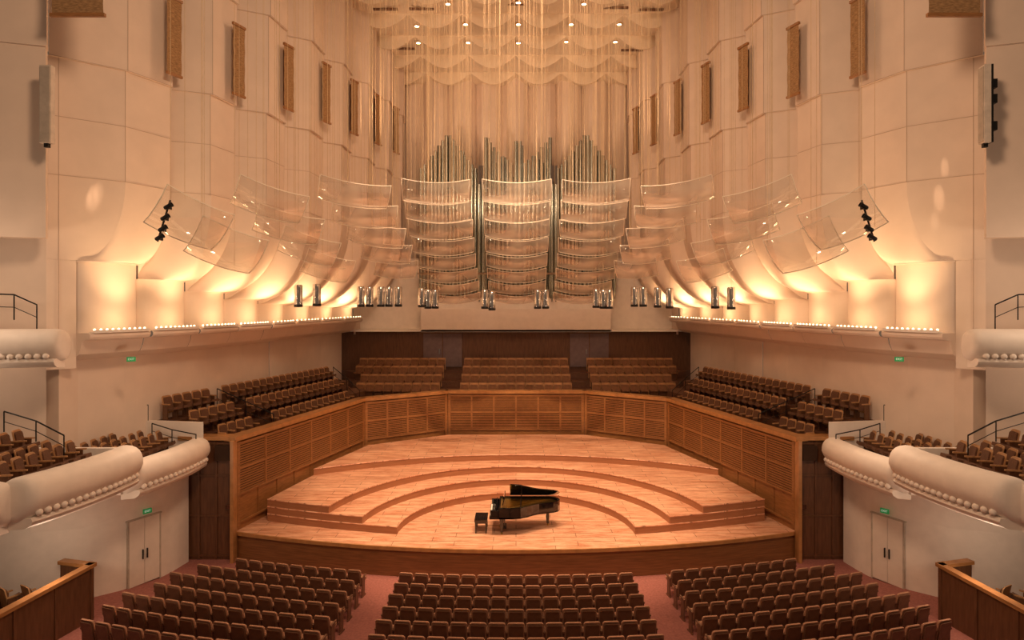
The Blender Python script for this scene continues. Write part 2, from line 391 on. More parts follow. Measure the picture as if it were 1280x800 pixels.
for s in(-1,1):
    sd=SIDE[s]
    prevcurve=None
    for i in range(8):
        b=MB(); n,m,f=bayline(i)
        HM=.09
        levels=[(ZC,16.5,0),(16.5,20.6,HM),(20.6,24.9,2*HM)]
        for z0,z1,o in levels:
            for pa,pb in((n,m),(m,f)):
                lo=[(s*(p[0]-o),p[1],z0) for p in(pa,pb)]; hi=[(s*(p[0]-o),p[1],z1) for p in(pa,pb)]
                b.grid([lo,hi])
                if o: b.grid([[(s*(p[0]-o+HM),p[1],z0) for p in(pa,pb)],lo])
        nx=(FE[i][0]+1.3,FE[i][1]-.15)
        b.grid([[(s*f[0],f[1],ZC),(s*nx[0],nx[1]+.15,ZC)],[(s*(f[0]-2*HM),f[1],24.9),(s*nx[0],nx[1]+.15,24.9)]])
        if i==0:
            b.grid([[(s*19.5,19.6,4),(s*n[0],n[1],4)],[(s*19.5,19.6,24.9),(s*n[0],n[1],24.9)]])
        w=struct(b.build('wall_'+sd,M['plaster']),'%s folded plaster bay of the upper %s wall'%(ORD[i+1],sd))
        b=MB()
        def sl(p,q,r=.011): b.tube([p,q],r,4)
        for z0,z1,o in levels:
            sl((s*(m[0]-o-.002),m[1],z0),(s*(m[0]-o-.002),m[1],z1))
            for z in ((z0+.02,) if o else (z0,14.6)):
                for pa,pb in((n,m),(m,f)): sl((s*(pa[0]-o-.004),pa[1],z),(s*(pb[0]-o-.004),pb[1],z))
        if i==0:
            q=lerp(n,m,.15); sl((s*q[0],q[1],6.6),(s*q[0],q[1],24.5))
        b.build('panel_joint',M['seam'],w,org=w.location)
        b=MB()
        top=[m,f] if i==0 else [n,m,f]
        arcp=darc(i,.02,20)
        rows=[]
        for v in range(NV+1):
            hv=(1-math.cos(v/NV*PI/2)); zv=math.sin(v/NV*PI/2); r=[]
            for k in range(21):
                t=k/20; a=along(top,t); c=arcp[k]
                p=lerp(a,c,hv)
                r.append((s*p[0],p[1],ZC+(DT[i]-ZC)*zv))
            rows.append(r)
        b.grid(rows)
        b.grid([[(s*x,y,DT[i]) for x,y in arcp],[(s*x,y,DT[i]-.05) for x,y in arcp],[(s*x,y,DT[i]-.05) for x,y in darc(i,-.1,20)]])
        cur0=[r[0] for r in rows]; cur1=[r[-1] for r in rows]
        if prevcurve: b.grid([prevcurve,cur0])
        prevcurve=cur1
        if i==0:
            N0=(s*n[0],n[1])
            b.grid([[(N0[0],N0[1],p[2]) for p in cur0],cur0])
            b.grid([[(N0[0],N0[1],DT[0]),(s*BD[0][0],BD[0][1],DT[0])],[(N0[0],N0[1],6.4),(s*BD[0][0],BD[0][1],6.4)]])
        ad=darc(i,-.08,20)
        b.grid([[(s*x,y,7.55) for x,y in ad],[(s*x,y,DT[i]) for x,y in ad]])
        prof=[(.66,7.56),(.72,7.52),(.72,7.44),(.66,7.36),(.3,7.3),(.26,7.1),(.12,6.85),(-.2,6.68),(-.7,6.6)]
        b.grid([[(s*x,y,z) for x,y in darc(i,o,16,.12 if o>.5 else .03)] for o,z in prof])
        b.grid([[(s*x,y,7.56) for x,y in darc(i,-.08,16)],[(s*x,y,7.56) for x,y in darc(i,.66,16,.12)]])
        if i==0:
            ep=[(s*darc(i,o,4,.12)[0][0],darc(i,o,4,.12)[0][1],z) for o,z in prof]
            bk=(s*darc(i,-.7,4,.12)[0][0],darc(i,-.7,4,.12)[0][1],7.56)
            b.grid([ep,[bk]*len(ep)])
        wq=darc(i,-.7,10,.03)
        b.grid([[(s*x,y,6.6) for x,y in wq],[(s*x,y,3.2) for x,y in wq]])
        struct(b.build('wall_'+sd,M['plaster'],smooth=True,sharp=.5),'%s flared cove and drum of the lower %s wall'%(ORD[i+1],sd))
        nm=['nearest','second','third','fourth','fifth','sixth','seventh','farthest'][i]
        mid=darc(i,.55,10,.12)[5]
        t=thing('light_trough','glowing lamp trough at the foot of the %s %s wall drum'%(nm,sd),'lamp trough',(s*mid[0],mid[1],7.55),group='lamp troughs along the %s wall'%sd)
        ao=darc(i,.76,20,.12); ai=darc(i,.48,20,.12)
        b=MB().prism([(s*x,y) for x,y in ao[1:-1]]+[(s*x,y) for x,y in ai[1:-1][::-1]],7.565,7.6)
        ak=darc(i,.73,20,.12)
        b.prism([(s*x,y) for x,y in ao[1:-1]]+[(s*x,y) for x,y in ak[1:-1][::-1]],7.6,7.66)
        b.build('tray',M['white'],t,org=t.location)
        bm=None
        am=darc(i,.6,22,.12)
        for k in range(2,21,2 if i<4 else 3):
            if bm is None: bm=MB().sphere((0,0,0),.038,8).build('bulb',M['bulb'],t); o=bm
            else: o=bm.copy(); C.objects.link(o); o.parent=t
            o.location=(s*am[k][0]-t.location.x,am[k][1]-t.location.y,7.67-t.location.z)
        p,q=BD[i],BD[i+1]; Ln=math.dist(p,q); nrm=(-(q[1]-p[1])/Ln,(q[0]-p[0])/Ln)
        c0=darc(i,.95,10,.12)[5]
        L=bpy.data.lights.new('trough_lamp','AREA'); L.shape='RECTANGLE'; L.size=Ln*.36; L.size_y=.12; L.energy=15*Ln/2.3; L.color=(1,.62,.31)
        lo=bpy.data.objects.new('trough_lamp',L); C.objects.link(lo)
        zaxis=-Vector((s*-nrm[0]*.35,-nrm[1]*.35,1)).normalized()
        xaxis=Vector((s*(q[0]-p[0]),q[1]-p[1],0)).normalized(); yaxis=zaxis.cross(xaxis).normalized(); xaxis=yaxis.cross(zaxis)
        Mx=Matrix((xaxis,yaxis,zaxis)).transposed().to_4x4(); Mx.translation=Vector((s*c0[0],c0[1],7.74)); lo.matrix_world=Mx
        cm=along(top,.5); tgt=Vector((s*(cm[0]*.3+(BD[i][0]+BD[i+1][0])*.35),cm[1]*.3+(BD[i][1]+BD[i+1][1])*.35,10.8))
        L=bpy.data.lights.new('cove_lamp','SPOT'); L.energy=460; L.color=(1,.62,.31); L.spot_size=math.radians(76); L.spot_blend=1; L.shadow_soft_size=.2
        lo=bpy.data.objects.new('cove_lamp',L); C.objects.link(lo); pm=darc(i,1.5)[5]; lo.location=(s*pm[0],pm[1],7.8)
        lo.rotation_euler=(tgt-lo.location).to_track_quat('-Z','Y').to_euler()
    b=MB(); b.grid([[(s*20,20.4,6.5),(s*15.0,21.0,6.5),(s*14.9,22.0,6.5)],[(s*20,20.4,-1),(s*15.0,21.0,-1),(s*14.9,22.0,-1)]])
    struct(b.build('wall_'+sd,M['plaster']))
    b=MB(); b.grid([[(s*FE[7][0]+s*.4,43,ZC),(s*FE[7][0]+s*.4,44.6,ZC)],[(s*FE[7][0],43,25),(s*FE[7][0],44.6,25)]])
    b.grid([[(s*10.4,41,6.5),(s*10.4,44.6,6.5)],[(s*10.4,41,13),(s*10.4,44.6,13)]])
    struct(b.build('wall_'+sd,M['plaster']))
    b=MB().prism([(s*14.4,19.6),(s*14.6,19.95),(s*18.2,18.75),(s*18.0,18.4)],10.55,24)
    b.prism([(s*14.34,19.55),(s*14.6,19.98),(s*18.2,18.78),(s*18.0,18.36)],16.4,24)
    struct(b.build('wall_'+sd,M['plaster']),'big flat plaster panel at the near %s edge'%sd)
    names=['first','second','third','fourth','fifth','sixth','seventh']
    for i in range(7):
        x,y=FE[i]; z0=16.85+max(0,i-1)*.2; h=2.7
        t=thing('banner','narrow brown cloth banner on the %s wall, %s from the front'%(sd,names[i]),'banner',(s*(x-.36),y-.4,z0),group='brown banners along the %s wall'%sd)
        ry=1.25*s
        rows=[]
        for zz in range(13):
            z=h*zz/12
            rows.append([(xx,.012*math.sin(zz*1.9+xx*6),z) for xx in(-.32,-.16,0,.16,.32)])
        for nm_,bb,mm in (('cloth',MB().grid(rows),M['banner']),('batten',MB().box((0,0,h+.03),(.68,.1,.1)),M['wood']),('batten',MB().box((0,0,-.03),(.68,.09,.09)),M['wood']),('mount',MB().box((0,.12,h/2),(.2,.2,h*.9)),M['woodd'])):
            bb.build(nm_,mm,t,smooth=nm_=='cloth').rotation_euler=(0,0,-ry)
    c=P(645+s*542,15,18.9)
    t=thing('banner','wide brown cloth banner high on the near %s panel'%sd,'banner',(c.x,c.y-.2,c.z-.15))
    MB().grid([[(x,.02*math.sin(k*2+x*4),k*.3) for x in(-.75,-.4,0,.4,.75)] for k in range(8)]).build('cloth',M['banner'],t,smooth=True)
    MB().box((0,0,-.03),(1.6,.1,.1)).build('batten',M['wood'],t)
    c=P(645+s*586,131,19.0)
    t=thing('column_speaker','slim %s column loudspeaker hung on the near %s wall panel'%('white' if s<0 else 'pale, black-bracketed',sd),'speaker',(c.x,c.y,c.z-1.15),0 if s<0 else -1.75)
    MB().box((0,0,1.15),(.34,.18,2.3)).build('cabinet',M['spk'],t)
    MB().box((0,-.1,1.15),(.28,.03,2.2)).build('grille',M['spkg'],t)
    if s<0:
        for z in(.15,2.1): MB().box((0,.18,z),(.1,.16,.08)).build('bracket',M['black'],t)
    else:
        for z in(.5,1.3,1.75): MB().box((-.05,.19,z),(.3,.2,.26)).build('bracket',M['black'],t)
        MB().box((0,.12,1.15),(.34,.06,2.3)).build('back_plate',M['black'],t)
    MB().box((0,0,-.06),(.12,.12,.12)).build('connector',M['black'],t)
    for j,(px,py) in enumerate(((210,258),(206,272),(203,286),(199,297))):
        c=P(645+s*(645-px),py,19.6)
        t=thing('spotlight','small black spotlight, %s from the top of the %s wall cluster'%(ORD[j+1],sd),'spotlight',c,group='black spotlights on the %s wall'%sd)
        R=Matrix.Rotation(math.radians(60),3,'Y') if s<0 else Matrix.Rotation(math.radians(-60),3,'Y')
        MB().lathe([(.04,-.13),(.065,-.1),(.065,.05),(.085,.14),(.07,.14),(.06,.09)],(0,0,0),12,R=R).build('housing',M['black'],t,smooth=True)
        MB().box((0,.12,0),(.04,.14,.16)).build('yoke',M['black'],t)
    a=P(645+s*(645-213),250,19.75); c=P(645+s*(645-197),302,19.75)
    t=thing('lighting_bar','thin black bar carrying the %s wall spotlights'%sd,'lighting bar',c)
    MB().tube([a,c],.03,8).build('bar',M['black'],t,org=c)
    MB().tube([a,(a.x,a.y,24)],.008,4).build('cable',M['cable'],t,org=c)
# ---------------------------------------------------------------- white boxes
def parapet(label,p0,p1,top,h,rad,bow,inn,nst,ends=(.6,.6)):
    p0=Vector((p0[0],p0[1],0)); p1=Vector((p1[0],p1[1],0)); inn=Vector((inn[0],inn[1],0)).normalized()
    t=thing('balcony_parapet',label,'parapet',((p0.x+p1.x)/2,(p0.y+p1.y)/2,top-h),group='rounded white box parapets')
    rows=[]; T=[0,.008,.025,.05]+[.1+.8*k/12 for k in range(13)]+[.95,.975,.992,1]
    def ctr(v): return p0+(p1-p0)*v+inn*bow*4*v*(1-v)
    for v in T:
        e=min(v,1-v); sc=1 if e>=.05 else (ends[0]+(1-ends[0])*math.sqrt(1-(1-e/.05)**2))
        c=ctr(v); zc_=top-h/2
        r=[]
        for k in range(24):
            a=2*PI*k/24; ca,sa=math.cos(a),math.sin(a)
            q=lambda w,p: math.copysign(abs(w)**p,w)
            tp=1 if sa>0 else 1-.35*abs(sa)**1.3
            r.append(c+inn*(rad*sc*q(ca,.85)*tp-rad*.25*(0 if sa>0 else abs(sa)))+Vector((0,0,zc_+h/2*sc*q(sa,.85))))
        rows.append(r)
    MB().grid(rows,True,True).build('roll',M['white'],t,smooth=True,org=t.location)
    lr=[]
    for v in [.03+.94*k/16 for k in range(17)]:
        c=ctr(v); zb=top-h
        lr.append([c+inn*o+Vector((0,0,zb+z)) for o,z in((-.3,.12),(rad*.62,.12),(rad*.70,.04),(rad*.62,-.05),(rad*.3,-.14),(-.3,-.18))])
    MB().grid(lr,True,True).build('under_ledge',M['white'],t,smooth=True,org=t.location)
    a=math.radians(-30); pr=None; sa=abs(math.sin(a))
    for k in range(nst):
        v=.07+.86*k/(nst-1); c=ctr(v)+inn*(rad*math.cos(a)**.85*(1-.35*sa**1.3)-rad*.25*sa+.03)+Vector((0,0,top-h/2-h/2*sa**.85-.02))-t.location
        if pr is None: pr=MB().sphere((0,0,0),.088,12).build('stud',M['white'],t,smooth=True); o=pr
        else: o=pr.copy(); C.objects.link(o); o.parent=t
        o.location=c
    return t
def railing(label,pts,h):
    t=thing('handrail',label,'handrail',pts[0],group='thin black handrails'); o=Vector(pts[0])
    up=Vector((0,0,h))
    MB().tube([Vector(p)+up for p in pts],.022,6).build('rail',M['black'],t,org=o)
    MB().tube([Vector(p)+up*.5 for p in pts],.012,6).build('mid_rail',M['black'],t,org=o)
    for p in pts:
        p=Vector(p); MB().tube([p,p+up],.018,6).build('post',M['black'],t,org=o)
    return t
def pt_lamp(loc,e,r=.1,col=(1,.69,.46)):
    L=bpy.data.lights.new('box_lamp','POINT'); L.energy=e; L.color=col; L.shadow_soft_size=r
    o=bpy.data.objects.new('box_lamp',L); C.objects.link(o); o.location=loc
for s in(-1,1):
    sd=SIDE[s]
    def X(p): return [(s*x,y) for x,y in p]
    b=MB().prism(X([(11.75,23.7),(12.2,19.75),(16.5,19.75),(16.5,24.3),(12.6,24.3),(12.6,23.7)]),2.62,2.95)
    struct(b.build('floor',M['white']),'floor slab of the far white box on the %s'%sd)
    b=MB().prism(X([(12.15,19.7),(12.3,17.5),(12.6,16.3),(19,15.6),(19,19.7)]),3.1,3.5)
    struct(b.build('floor',M['white']),'floor slab of the near white box on the %s'%sd)
    struct(MB().prism(X([(12.1,23.6),(12.4,19.9),(16.4,19.9),(16.4,24.2)]),2.95,2.97).build('floor',M['floorwood']))
    b=MB().prism(X([(12.5,19.6),(12.8,16.4),(19,15.7),(19,19.6)]),3.5,3.52).prism(X([(14.2,19.6),(14.5,16.2),(19,15.7),(19,19.6)]),3.52,3.85)
    struct(b.build('floor',M['floorwood']))
    parapet('rounded white studded parapet of the far %s box beside the stage'%sd,(s*12.0,19.75),(s*11.65,23.65),3.62,1.0,.42,.18,(-s,0),16)
    parapet('large rounded white studded parapet of the near %s box'%sd,(s*12.45,15.85),(s*11.95,19.8),4.2,1.15,.5,.22,(-s,0),17)
    parapet('rounded white parapet returning across the near end of the %s box'%sd,(s*17.5,15.1),(s*12.5,15.75),4.15,1.15,.46,.1,(s*-.12,-1),6)
    parapet('rounded white studded parapet end of the %s upper balcony'%sd,(s*18.6,18.4),(s*13.55,19.25),7.78,1.0,.48,.06,(s*.17*-1,-1),20)
    b=MB(); W=[(12.15,23.75),(12.35,22.4),(13.0,21.14),(13.75,20.3),(14.9,19.6),(16.8,19.2)]
    b.grid([[(s*x,y,z) for x,y in W] for z in(-1.2,2.0,2.6)])
    NQ=8
    lowp=[(12.15,23.75,2.0),(12.35,22.4,1.7),(13,21.14,1.5),(13.75,20.3,1.4),(14.9,19.6,1.5)]
    hip=[(11.9,23.7,2.66),(11.95,22.4,2.66),(12.05,21.1,2.7),(12.15,19.8,2.85),(12.3,18,3.05)]
    b.grid([[(s*(l[0]+(h[0]-l[0])*(1-math.cos(v/NQ*PI/2))),l[1]+(h[1]-l[1])*(1-math.cos(v/NQ*PI/2)),l[2]+(h[2]-l[2])*math.sin(v/NQ*PI/2)) for l,h in zip(lowp,hip)] for v in range(NQ+1)])
    struct(b.build('wall_'+sd,M['white'],smooth=True),'white curved wall below the boxes on the %s'%sd)
    b=MB().prism(X([(11.6,23.75),(11.7,23.95),(15.0,24.5),(15.0,24.3)]),2.9,4.1)
    struct(b.build('trim_%d'%(2 if s<0 else 3),M['white']),'low white partition at the far end of the %s box'%sd)
    b=MB().prism(X([(12.2,19.6),(12.2,19.75),(16,19.75),(16,19.6)]),3.0,4.1)
    struct(b.build('trim_%d'%(4 if s<0 else 5),M['white']),'low white partition between the two %s boxes'%sd)
    p=Vector((s*12.42,22.26,0)); q=Vector((s*12.93,21.28,0)); uu=(q-p); L=uu.length; uu/=L; rz=math.atan2(uu.y,uu.x)
    nn=Vector((-s*abs(uu.y),-abs(uu.x),0)).normalized()
    d=thing('door_%d'%(3 if s<0 else 4),'pale double door in the white %s wall beneath the boxes'%sd,'door',((p+q)/2+Vector((0,0,-1))))
    del d['category']; d['kind']='structure'; o=d.location
    for k in(.25,.75):
        MB().box(p+uu*L*k+nn*.04+Vector((0,0,.15)),(L*.485,.06,2.2),rz).build('leaf',M['door'],d,org=o)
    for k in(.43,.57):
        MB().box(p+uu*L*k+nn*.1+Vector((0,0,.05)),(.03,.05,.32),rz).build('door_handle',M['black'],d,org=o)
    MB().box((p+q)/2+nn*.03+Vector((0,0,1.28)),(L+.12,.1,.05),rz).box(p+nn*.03+Vector((0,0,.15)),(.05,.1,2.3),rz).box(q+nn*.03+Vector((0,0,.15)),(.05,.1,2.3),rz).build('door_frame',M['spkg'],d,org=o)
    for r_,(x0,n) in enumerate(((12.9,7),(13.6,7),(14.3,6))):
        for j in range(n):
            y=20.2+.5*j+.04*r_
            put(ts,tf,(s*x0,y,2.97),s*PI/2-s*.25,'dark seat in the far %s box, %s seat, %s row from its parapet'%(sd,ORD[j+1],ORD[r_+1]),'seats in the far %s box'%sd)
    for r_,(x0,n,z) in enumerate(((13.2,6,3.52),(13.9,6,3.52),(14.75,6,3.85),(15.6,6,3.85))):
        for j in range(n):
            y=16.5+.5*j
            put(ts,tf,(s*x0,y,z),s*PI/2-s*.2,'dark seat in the near %s box, %s seat, %s row from its parapet'%(sd,ORD[j+1],ORD[r_+1]),'seats in the near %s box'%sd)
    t=thing('box_partition','dark wooden partition of the low box in the %s foreground corner'%sd,'partition',(s*12.9,16.5,-1.0)); o=t.location
    a=Vector((s*12.6,19.0,0)); c=Vector((s*13.15,13.5,0)); uu=(c-a).normalized(); rz=math.atan2(uu.y,uu.x)
    MB().box((a+c)/2+Vector((0,0,-.2)),((c-a).length,.14,1.9),rz).build('side_panel',M['woodd'],t,org=o)
    MB().box((a+c)/2+Vector((0,0,.78)),((c-a).length+.1,.24,.1),rz).build('cap_rail',M['wood'],t,org=o)
    MB().box((s*13.1,19.1,-.2),(1.1,.14,1.9),s*.25).build('end_panel',M['woodd'],t,org=o)
    MB().box((s*13.1,19.1,.78),(1.2,.24,.1),s*.25).build('end_cap',M['wood'],t,org=o)
    f=MB()
    for k in range(5):
        c2=a+uu*(.1+1.3*k); f.box(c2+Vector((-s*.08,0,-.2)),(.09,.05,1.9),rz)
    f.build('stile',M['woodd'],t,org=o)
    struct(MB().prism(X([(12.7,19.1),(13.3,13.4),(19,13),(19,19.3)]),-1.2,-.45).build('floor',M['floorwood']))
    for j in range(4):
        put(ts,tf,(s*(14.0+.6*j),18.35-.1*j,-.45),s*.5,'seat in the low wooden box, %s from the %s partition'%(ORD[j+1],sd),'seats in the low %s box'%sd)
    railing('thin black handrail on top of the %s upper balcony end'%sd,[(s*14.3,19.1,7.75),(s*14.9,19.0,8.05),(s*16.2,18.8,8.1)],.75)
    railing('thin black handrail at the back of the far %s box'%sd,[tuple(P(645+s*540,530,22.5)),tuple(P(645+s*500,528,23.2)),tuple(P(645+s*460,526,24.2))],.6)
    railing('sloping black handrail above the far %s box partition'%sd,[tuple(P(645+s*455,548,23.5)),tuple(P(645+s*430,556,23.3)),tuple(P(645+s*400,562,23.2))],.55)
    railing('black handrail between the near and far %s boxes'%sd,[tuple(P(645+s*640,540,18.6)),tuple(P(645+s*600,552,18.6)),tuple(P(645+s*565,570,18.6))],.6)
    railing('black handrail at the aisle of the %s terrace'%sd,[(*TP(s,3.35,.7),2.95),(*TP(s,3.0,1.8),3.5),(*TP(s,2.7,3.0),4.05)],.85)
    railing('black handrail at the far end of the %s terrace'%sd,[(*TP(s,10.9,.7),2.95),(*TP(s,11.5,1.8),3.5),(*TP(s,12.1,3.0),4.05)],.85)
    pt_lamp((s*15.3,17.2,9.3),110,.2); pt_lamp((s*16.2,18.0,6.5),55,.15); pt_lamp((s*12.6,17.5,1.7),80,.2); pt_lamp((s*11.2,20.5,5.5),65,.2)
# ---------------------------------------------------------------- exit signs
def text_mesh(txt,size):
    cu=bpy.data.curves.new('t','FONT'); cu.body=txt; cu.size=size; cu.align_x='CENTER'; cu.align_y='CENTER'; cu.extrude=.002
    o=bpy.data.objects.new('t',cu); C.objects.link(o); bpy.context.view_layer.update()
    me=bpy.data.meshes.new_from_object(o.evaluated_get(bpy.context.evaluated_depsgraph_get())); bpy.data.objects.remove(o); return me
tm=text_mesh('EXIT',.095); tm.materials.append(M['signtext'])
def exitsign(label,c,rz):
    t=thing('exit_sign',label,'exit sign',c,rz,group='green exit signs')
    MB().box((0,0,0),(.27,.05,.155)).build('plate',M['green'],t)
    o=bpy.data.objects.new('lettering',tm); C.objects.link(o); o.parent=t; o.location=(0,-.03,0); o.rotation_euler=(PI/2,0,0)
exitsign('green EXIT sign on the pale wall above the left terrace',P(164,449,21.8),.5)
exitsign('green EXIT sign on the pale wall above the right terrace',P(1124,449,21.8),-.5)
exitsign('green EXIT sign over the pale double door on the left',(-12.5,21.7,1.5),.9)
exitsign('green EXIT sign over the pale double door on the right',(12.5,21.7,1.5),-.9)
# ---------------------------------------------------------------- organ
org=thing('pipe_organ','silver pipe organ with three banks of pipes above the stage','pipe organ',(0,41.8,8.1)); oo=org.location
MB().box((0,42.3,8.5),(12.3,1.5,.7)).build('base',M['white'],org,org=oo)
def pipe(x,y,z0,z1,r,m):
    MB().lathe([(r*.25,z0),(r,z0+.9),(r,z0+1.2),(r*.93,z0+1.25),(r,z0+1.35),(r,z1),(r*.9,z1),(r*.88,z1-.3)],(x,y,0),10).build('pipe',m,org,smooth=True,org=oo)
for bx0,bx1,prof in((-6.15,-2.6,0),(-1.95,2.2,1),(2.7,6.35,2)):
    n=16
    for k in range(n):
        t=k/(n-1); x=bx0+(bx1-bx0)*t
        c=abs(t-.5)*2
        top=17.2+2.3*(1-c)**1.1 if prof!=1 else 17.3+1.9*c**1.3+(1.6 if k in(7,8) else 0)
        pipe(x,41.3,8.8,top,.10+.02*(k%2),M['pipe'])
        if k<n-1: pipe(x+(bx1-bx0)/(2*(n-1)),41.8,9.2,top-.4+.5*math.cos(k*1.7),.085,M['pipe'])
for x in(-2.35,-2.1,2.3,2.55):
    pipe(x,40.9,8.6,16.3,.12,M['pipe'])
    MB().box((x,40.9,16.7),(.2,.25,1.2)).build('wooden_pipe',M['pipew'],org,org=oo)
MB().box((0,42.6,12.0),(12.8,.12,6.8)).build('case_panel',M['case'],org,org=oo)
MB().box((0,40.7,10.4),(12.5,.15,.12)).build('pipe_rail',M['case'],org,org=oo)
# ---------------------------------------------------------------- acrylic reflectors
rn=[0]
def reflector(label,c,w,d,tilt,yaw,roll,group,nc=4,m='acrylic',bow=.17):
    c=Vector(c); t=thing('acoustic_reflector',label,'acoustic reflector',c,group=group)
    R=Matrix.Rotation(yaw,3,'Z')@Matrix.Rotation(roll,3,'Y')@Matrix.Rotation(-tilt,3,'X')
    sag=bow*w/2
    def pt(a,b): return R@Vector((a*w/2,b*d/2,sag*(a*a-.6)+.16*d*(b*b-.5)))
    MB().grid([[pt(-1+2*i/16,-1+2*j/8) for i in range(17)] for j in range(9)]).build('panel',M[m],t,smooth=True)
    loop=[pt(-1+2*i/10,-1) for i in range(11)]+[pt(1,-1+2*i/4) for i in range(1,5)]+[pt(1-2*i/10,1) for i in range(1,11)]+[pt(-1,1-2*i/4) for i in range(1,5)]
    MB().tube(loop,.019,4).build('edge_trim',M['edge'],t)
    rn[0]+=1; k=rn[0]
    for q in range(nc):
        a=-1 if q%2 else 1; b=-.85 if q%4<2 else .85
        aa=a*(.04+.94*((k*.618+q*.37+.13*math.sin(k*q))%1.0))
        p=pt(aa,b); wz=c.y+p.y; MB().tube([p,Vector((p.x,p.y,23.95-drop(wz)-c.z))],.0072,4).build('cable',M['cable'],t)
    return t
cols={'left':(545,566,84,68,'left of centre'),'middle':(646,646,86,68,'centre'),'right':(745,726,84,68,'right of centre')}
ys=[241,265,288,309,328,345,360,373]
for nm,(xa,xb,wa,wb,wd) in cols.items():
    for k in range(8):
        t=k/7; Y=26.7+9.3*t; px=xa+(xb-xa)*t; w=(wa+(wb-wa)*t)*Y/800
        yaw={'left':.10,'middle':0,'right':-.10}[nm]
        reflector('clear curved acrylic reflector, %s from the top, %s hanging column'%(ORD[k+1],wd),P(px,ys[k],Y),w,(1.08-.36*t),math.radians(48-12*t),yaw,0,'acrylic reflectors in the %s column'%wd,10,'acrylic',.21)
arms={'inner':[(443,243,80,25.5),(456,270,73,26.8),(470,295,65,28.3),(483,317,56,29.9),(495,337,48,31.6)],
      'middle':[(338,253,78,23.2),(361,284,73,24.6),(386,311,64,26.1),(410,335,55,27.8)],
      'outer':[(238,277,78,20.4),(284,311,76,21.8)]}
for s in(-1,1):
    for an,lst in arms.items():
        for k,(px,py,wp,Y) in enumerate(lst):
            ex=645+s*(645-px)
            roll=({'inner':-.10,'middle':-.24,'outer':-.36}[an]+.05*math.sin(2.1*k))*s
            yaw=({'inner':.3,'middle':.5,'outer':.7}[an]+.06*math.cos(1.7*k))*s*-1
            reflector('clear curved acrylic reflector, %s from the top, %s %s arm'%(ORD[k+1],SIDE[s],an),P(ex,py,Y),wp*Y/800*1.08,{'inner':1.08,'middle':1.25,'outer':1.55}[an],math.radians(50),yaw,roll,'acrylic reflectors in the %s %s arm'%(SIDE[s],an),{'inner':10,'middle':7,'outer':3}[an],'acrylic' if an=='inner' else 'acrylic2',.18)
# chrome pendants
lp=[(373,370,28.5),(396,369,28.8),(451,371,31),(462,371,31.2),(476,371,31.4),(486,371,31.6),(527,372,33),(535,374,33.2),(544,374,33.4),(606,374,33),(615,376,33.2),(672,374,33),(682,374,33.2),(745,373,33.4),(754,374,33.2),(762,374,33),(804,371,31.6),(822,372,31.4),(837,373,31.2),(894,372,28.8),(914,373,28.5),(498,371,31.8),(793,371,31.8)]
for k,(px,py,Y) in enumerate(sorted(lp)):
    c=P(px,py,Y)
    t=thing('pendant_cylinder','polished chrome cylinder hanging beneath the reflectors, %s from the left'%( ORD[k+1] if k<20 else ['twenty-first','twenty-second','twenty-third'][k-20] ),'pendant',c,group='chrome pendant cylinders')
    MB().lathe([(.0001,-.5),(.17,-.5),(.18,-.46),(.18,.42),(.15,.5),(.0001,.5)],(0,0,0),18).build('body',M['chrome'],t,smooth=True)
    MB().lathe([(.185,-.49),(.19,-.44),(.185,-.38)],(0,0,0),18).build('rim',M['black'],t)
    MB().tube([(0,0,.5),(0,0,23.9-c.z)],.007,4).build('cable',M['cable'],t)
# ---------------------------------------------------------------- ceiling lights
cl=[(648,16),(523,64),(585,64),(648,64),(708,64),(769,64),(463,42),(521,42),(582,42),(648,42),(714,42),(774,42),(842,42),(560,12),(730,12)]
def cpos(px,py):
    Y=15.5*800/(378-py)
    for _ in range(6): Y=(15.5-drop(Y))*800/(378-py)
    return (px-645)*Y/800,Y
for k,(px,py) in enumerate(sorted(cl,key=lambda p:(p[1],p[0]))):
    x,Y=cpos(px,py); z=zc(x,Y)-.04
    rw={12:'nearest',16:'second',42:'third',64:'farthest'}[py]; same=sorted(p[0] for p in cl if p[1]==py); j=same.index(px)+1
    t=thing('ceiling_downlight','round recessed ceiling downlight, %s from the left in the %s row'%(ORD[j],rw),'ceiling light',(x,Y,z),group='recessed ceiling downlights')
    MB().lathe([(.0001,-.02),(.13,-.02),(.13,.0)],(0,0,0),14).build('lens',M['lens'],t)
    MB().lathe([(.13,0),(.13,-.05),(.19,-.05),(.19,.02)],(0,0,0),14).build('ring',M['brass'],t)
for k,(px,py) in enumerate(((482,18),(527,18),(645,18),(770,18),(814,18),(455,43),(832,44),(505,64),(790,64))):
    x,Y=cpos(px,py); z=zc(x,Y)-.1
    t=tag(MB().box((x,Y,z),(1.3,.14,.1)).build('ceiling_slot',M['woodd']),'long dark slot in the ceiling near the downlights','ceiling slot','dark slots in the ceiling')
